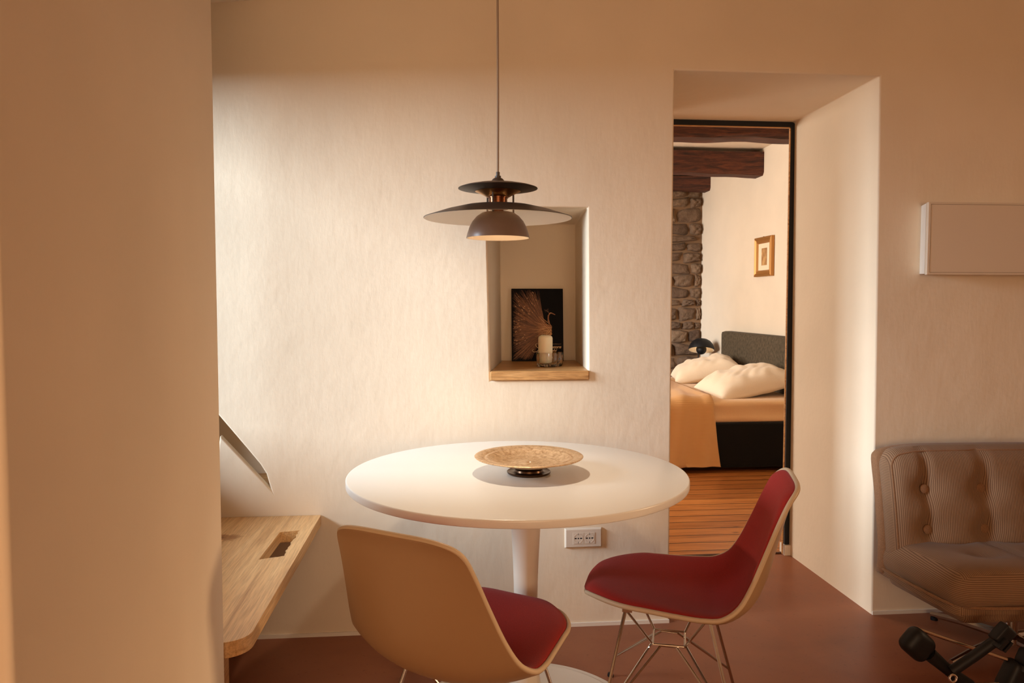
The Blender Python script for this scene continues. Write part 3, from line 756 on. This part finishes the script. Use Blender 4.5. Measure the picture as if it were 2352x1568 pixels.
bar('chrome_strip', [(1.43, 2.118, .034), (1.455, 2.108, .042), (1.49, 2.102, .046)], .004, M['steel'], f, 8)
a_ = bar('pad_arm', [(1.595, 2.08, .062), (1.52, 2.08, .118), (1.46, 2.08, .170)], [.020, .017, .022], M['black'])
pad = obj('pad', rbox(.042, .03, .046, .026, 10), M['black_plastic'], a_, smooth=True, angle=80); pad.location = P3(1.428, 2.09, .196); pad.rotation_euler = (0, -.85, 0)
ca_ = bar('clamp_arm', [(1.515, 2.05, .128), (1.57, 2.03, .182), (1.622, 2.01, .238)], .015, M['black'])
cl = obj('clamp', rbox(.022, .018, .030, .006, 6), M['black_plastic'], ca_, smooth=True, angle=60); cl.location = P3(1.636, 2.005, .255); cl.rotation_euler = (0, .75, 0)
cj = obj('clamp_jaw', MB().box(-.006, .006, -.02, .02, -.018, .018).box(.012, .020, -.02, .02, -.014, .022), M['black'], ca_); cj.location = P3(1.618, 1.995, .238); cj.rotation_euler = (0, .75, 0)
ey = bar('eye_bolt', [(1.503 + .011 * math.cos(t), 2.03, .116 + .011 * math.sin(t)) for t in (2 * PI * k / 14 for k in range(15))], .0035, M['steel'], ca_, 8)
bar('chrome_rod', [(1.446, 2.11, .232), (1.57, 2.09, .190), (1.69, 2.05, .155)], .0055, M['steel'])
bar('chrome_rod', [(1.60, 2.07, .072), (1.69, 2.03, .092)], .004, M['steel'])
bar('foot', [(1.715, 2.04, .085), (1.82, 2.06, .035), (1.90, 2.075, .012)], [.020, .013, .010], M['black_plastic'])
bar('wire_bracket', [(1.738, 1.985, .045), (1.738, 1.985, .128), (1.79, 1.97, .126), (1.795, 1.97, .140)], .003, M['steel'])
bar('wire_bracket', [(1.752, 1.985, .108), (1.80, 1.96, .045), (1.84, 1.94, .006)], .0025, M['steel'])

# ------------------------------------------------------------------ bedroom
bd = thing('bed', 'low double bed with charcoal headboard seen through the doorway', 'bed', (0, 0, 0))
BX0, BX1, BY0, BY1 = .68, 2.672, 5.20, 7.02
obj('bed_base', MB().box(BX0, BX1, BY0, BY1, .035, .362), M['bed_black'], bd, bevel=.015)
for x in (BX0 + .1, BX1 - .1):
    for y in (BY0 + .12, BY1 - .12): obj('foot', MB().box(x - .03, x + .03, y - .03, y + .03, .004, .036), M['black'], bd)
def mt_fn(p, d):
    x, y, z_ = p
    if d.y < -.5: y += .008 * math.sin(40 * z_ + 3.5 * x + .8 * math.sin(5 * x)) + .005 * math.sin(11 * x + 30 * z_)
    if d.z > .5: z_ += .004 * math.sin(9 * x) * math.sin(7 * y)
    return (x, y, z_)
mt = obj('mattress', rbox((BX1 - BX0) / 2 - .008, (BY1 - BY0) / 2 - .004, .084, .045, 40, mt_fn), M['sheet'], bd, smooth=True, angle=80); mt.location = ((BX0 + BX1) / 2, (BY0 + BY1) / 2, .446)
hbd = obj('headboard', rbox(.055, (BY1 - BY0) / 2 + .01, .48, .03, 16), M['headboard'], bd, smooth=True, angle=80); hbd.location = (2.735, (BY0 + BY1) / 2, .49)
obj('headboard_seam', MB().tube([(2.690, BY0 + .02, .955), (2.690, BY1 - .025, .955)], .006, 6).tube([(2.690, BY1 - .02, .955), (2.690, BY1 - .02, .12)], .006, 6), M['headboard'], bd, smooth=True, weld=False)
def pillow(label, loc, rot, a, b, t, seed):
    r = random.Random(seed); ph = [r.uniform(0, 6.28) for _ in range(8)]; n = 46
    def side(sg):
        rows = []
        for j in range(n + 1):
            row = []
            for i in range(n + 1):
                u = math.sin((i / n - .5) * PI); v = math.sin((j / n - .5) * PI)
                k = max(0, (1 - u ** 4)) ** .55 * max(0, (1 - v ** 4)) ** .55
                x = a * u * (1 - .10 * (1 - abs(u)) * 0 - .07 * (1 - v * v) * abs(u)); y = b * v * (1 - .07 * (1 - u * u) * abs(v))
                e = min(1, 3 * (1 - max(abs(u), abs(v))))
                wr = .010 * math.sin(7 * u + 5 * v + ph[0]) * math.sin(4 * v - 2 * u + ph[1]) + .006 * math.sin(15 * u * v + 6 * u + ph[2]) + .010 * math.sin(13 * (u + .5 * v) + ph[3]) * max(0, abs(v) - .25) + .006 * math.sin(21 * (u - .4 * v) + 3 * math.sin(4 * v + ph[4])) * max(0, .9 - abs(u))
                row.append((x, y, sg * (t * k * (1.0 if sg > 0 else .45) + wr * k * e * (1 if sg > 0 else .3))))
            rows.append(row)
        return rows
    mb = MB().grid(side(1)); mb.grid(side(-1), flip=True)
    o = obj('pillow', mb, M['pillow'], smooth=True, angle=120)
    o.location = loc; o.rotation_euler = rot
    return tag(o, label, 'pillow', 'bed pillows')
pillow('crumpled light pillow nearest the doorway on the bed', (2.335, 5.56, .605), (math.radians(6), math.radians(-12), math.radians(4)), .33, .25, .125, 3)
pillow('light pillow at the far side of the bed beside the small lamp', (2.36, 6.55, .61), (math.radians(4), math.radians(-14), math.radians(-14)), .30, .26, .125, 8)
# blanket draped over the near side
M['blanket'] = blanket()
rows = []; nu, nv = 60, 80; ttop = BY1 - .2 - BY0; tt = ttop + .50
for j in range(nv + 1):
    s = tt * j / nv; row = []
    for i in range(nu + 1):
        u = i / nu
        xe = 1.955 + .02 * math.sin(s * 3.1) + (.03 if s > ttop else .0) * (s - ttop) / .5 + .06 * max(0, 1 - s / ttop)
        x = BX0 + .02 + (xe - BX0 - .02) * u
        f_ = .012 * math.sin(11 * u + 1.3 * math.sin(3 * s)) + .008 * math.sin(23 * u + 5 * s) + .004 * math.sin(47 * u + 9 * s + 2 * math.sin(7 * u))
        r = .05
        if s < ttop - r: y = BY1 - .2 - s; z_ = .537 + .008 + abs(f_) + .012 * max(0, math.sin(9 * s + 6 * u)) * math.exp(-((s - ttop) / .5) ** 2)
        elif s < ttop + r * .57:
            a = (s - (ttop - r)) / (r * 1.57) * PI / 2; y = BY0 + r - (r + .012) * math.sin(a) ; z_ = .545 - r + r * math.cos(a) + abs(f_) * math.cos(a); y -= abs(f_) * math.sin(a)
        else:
            k = s - ttop - r * .57; y = BY0 - .012 - abs(f_) * (1 + 2 * k); z_ = .545 - r - k + .004 * math.sin(8 * u)
        row.append((x, y, max(z_, .05)))
    rows.append(row)
mb = MB().grid(rows)
bl = obj('blanket', mb, M['blanket'], smooth=True, angle=120, solid=.006, weld=False)
uv = bl.data.uv_layers.new(name='UVMap')
for lp in bl.data.loops:
    j, i = divmod(lp.vertex_index, nu + 1); uv.data[lp.index].uv = (1.25 * i / nu, tt * j / nv)
tag(bl, 'ochre ribbed blanket hanging over the side of the bed', 'blanket')

ns = thing('nightstand', 'small dark bedside table under the black dome lamp', 'nightstand', (2.55, 7.42, .004))
obj('tabletop', MB().box(-.2, .2, -.2, .2, .44, .46), M['black'], ns, bevel=.003)
for sx in (-1, 1):
    for sy in (-1, 1): obj('leg', MB().tube([(sx * .17, sy * .17, .44), (sx * .18, sy * .18, 0)], .012, 8), M['black'], ns, smooth=True)
la = thing('table_lamp', 'small black dome lamp by the stone wall beyond the bed', 'lamp', (2.63, 7.42, .464))
dm = [(.0, .062), (.03, .060), (.06, .052), (.09, .034), (.115, .002), (.128, -.032), (.130, -.058)]
ds = obj('dome_shade', MB().lathe(dm + [(.1285, -.059)] + [(max(r - .002, 0), z_ - .002) for r, z_ in reversed(dm[:-1])], 64), M['black_plastic'], la, smooth=True, angle=60)
ds.location = (0, 0, .350); ds.rotation_euler = (math.radians(-17), math.radians(7), 0)
obj('dome_lining', MB().lathe([(.1275, -.058), (.1255, -.032), (.1125, .001), (.088, .031), (.058, .049), (0, .059), (0, .0585), (.0575, .048), (.087, .030), (.1115, .0005), (.1245, -.032), (.1270, -.0585), (.1275, -.058)], 64), M['shade_white'], ds, smooth=True, angle=60)
obj('inner_ball', MB().lathe([(0, -.004)] + [(.052 * math.sin(PI * k / 14), -.052 + .052 * math.cos(PI * k / 14)) for k in range(3, 14)] + [(0, -.104)], 40), M['black_plastic'], ds, smooth=True)
obj('bulb', MB().lathe([(0, .046), (.014, .042), (.020, .028), (.015, .010), (0, .004)], 20), M['bulb'], ds, smooth=True)
obj('stem', MB().tube([(0, 0, .40), (.01, .115, .36), (.012, .125, .30), (.012, .125, .01)], .0055, 10), M['black_plastic'], la, smooth=True)
obj('foot', MB().lathe([(0, 0), (.075, 0), (.075, .008), (.02, .016), (0, .016)], 40, (.012, .125)), M['black_plastic'], la, smooth=True)

pf = thing('picture_frame', 'small gilt framed picture hanging on the bedroom wall above the headboard', 'picture', (XB, 6.295, 1.645))
py, pz = .176, .172
fm = MB()
def ring_(y0, z0, y1, z1, xa, xb):
    a = [(-y0, -z0), (y0, -z0), (y0, z0), (-y0, z0)]; b = [(-y1, -z1), (y1, -z1), (y1, z1), (-y1, z1)]
    for i in range(4):
        j = (i + 1) % 4
        fm.add([(xa, *a[i]), (xa, *a[j]), (xb, *b[j]), (xb, *b[i])], [(0, 1, 2, 3)])
ring_(py, pz, py, pz, -.004, -.030); ring_(py, pz, py - .016, pz - .016, -.030, -.036); ring_(py - .016, pz - .016, py - .030, pz - .030, -.036, -.024)
ring_(py - .030, pz - .030, py - .044, pz - .044, -.024, -.028); ring_(py - .044, pz - .044, py - .056, pz - .056, -.028, -.012); ring_(py, pz, py - .056, pz - .056, -.004, -.012)
obj('frame', fm, M['gold'], pf)
obj('mount', MB().box(-.0135, -.012, -py + .05, py - .05, -pz + .05, pz - .05), M['mount'], pf)
def art():
    m = mat('sepia_print', lin(184, 138, 84), .8); n = noise(m, coords(m), 18, 6)
    setc(m, ramp(m, n, [(.35, lin(156, 108, 62)), (.65, lin(204, 160, 104))])); return m
obj('print', MB().box(-.0145, -.0136, -.055, .055, -.075, .075), art(), pf)
obj('hanger', MB().lathe([(0, 0), (.006, 0), (.006, .006), (0, .007)], 10, (-.012, 0)), M['brass_dark'], pf).location = (0, .02, pz)

# ------------------------------------------------------------------ light
def area(name, loc, target, sx, sy, power, color):
    l = bpy.data.lights.new(name, 'AREA'); l.shape = 'RECTANGLE'; l.size = sx; l.size_y = sy; l.energy = power; l.color = color
    o = bpy.data.objects.new(name, l); COL.objects.link(o); o.location = loc
    o.rotation_euler = (Vector(target) - Vector(loc)).to_track_quat('-Z', 'Y').to_euler(); return o
area('sky_at_window', (-6.5, .55, 3.0), (-1.2, 2.2, 1.45), 3.4, 2.7, 1750, (.75, .885, 1.0))
area('rear_fill_light', (.1, -2.9, 1.30), (.6, 2.0, 1.0), 1.7, 1.3, 60, (1.0, .66, .39))  # added warm fill behind the camera, lifts the shaded walls
area('right_fill_light', (9.0, .8, 2.95), (4.2, 1.15, 1.35), 1.5, 1.7, 460, (1.0, .68, .40))  # added warm fill from outside, brightens the lower part of the pier
area('bedroom_window_light', (-1.15, 5.95, 1.55), (2.4, 6.0, .8), 1.8, 1.4, 135, (.98, .92, .82))
def point(name, loc, power, color, r):
    l = bpy.data.lights.new(name, 'POINT'); l.energy = power; l.color = color; l.shadow_soft_size = r
    o = bpy.data.objects.new(name, l); COL.objects.link(o); o.location = loc; return o
sp = bpy.data.lights.new('pendant_bulb_light', 'SPOT'); sp.energy = 13; sp.color = (1.0, .84, .64); sp.shadow_soft_size = .02; sp.spot_size = math.radians(115); sp.spot_blend = .6
so_ = bpy.data.objects.new('pendant_bulb_light', sp); COL.objects.link(so_); so_.location = (.150, 2.10, 1.424)
point('pendant_glow', (.150, 2.10, 1.4815), .22, (1.0, .66, .36), .006)
point('bedside_bulb_light', (2.63, 7.42, .464 + .352), .6, (1.0, .66, .36), .02)
w = bpy.data.worlds.new('world'); SC.world = w; w.use_nodes = True
bg = w.node_tree.nodes['Background']; bg.inputs[0].default_value = (1.0, .84, .68, 1); bg.inputs[1].default_value = .25

# ------------------------------------------------------------------ camera
cd = bpy.data.cameras.new('camera'); cam = bpy.data.objects.new('camera', cd); COL.objects.link(cam)
cd.sensor_width = 36; cd.lens = 1702.86 / 2352 * 36; cd.clip_start = .02
cam.location = (0, 0, 1.2292); cam.rotation_euler = (PI / 2 - .0502, 0, -.0901)
SC.camera = cam
SC.view_settings.view_transform = 'Standard'; SC.view_settings.look = 'None'; SC.view_settings.gamma = 1; SC.view_settings.use_curve_mapping = False
SC.view_settings.exposure = 0.0
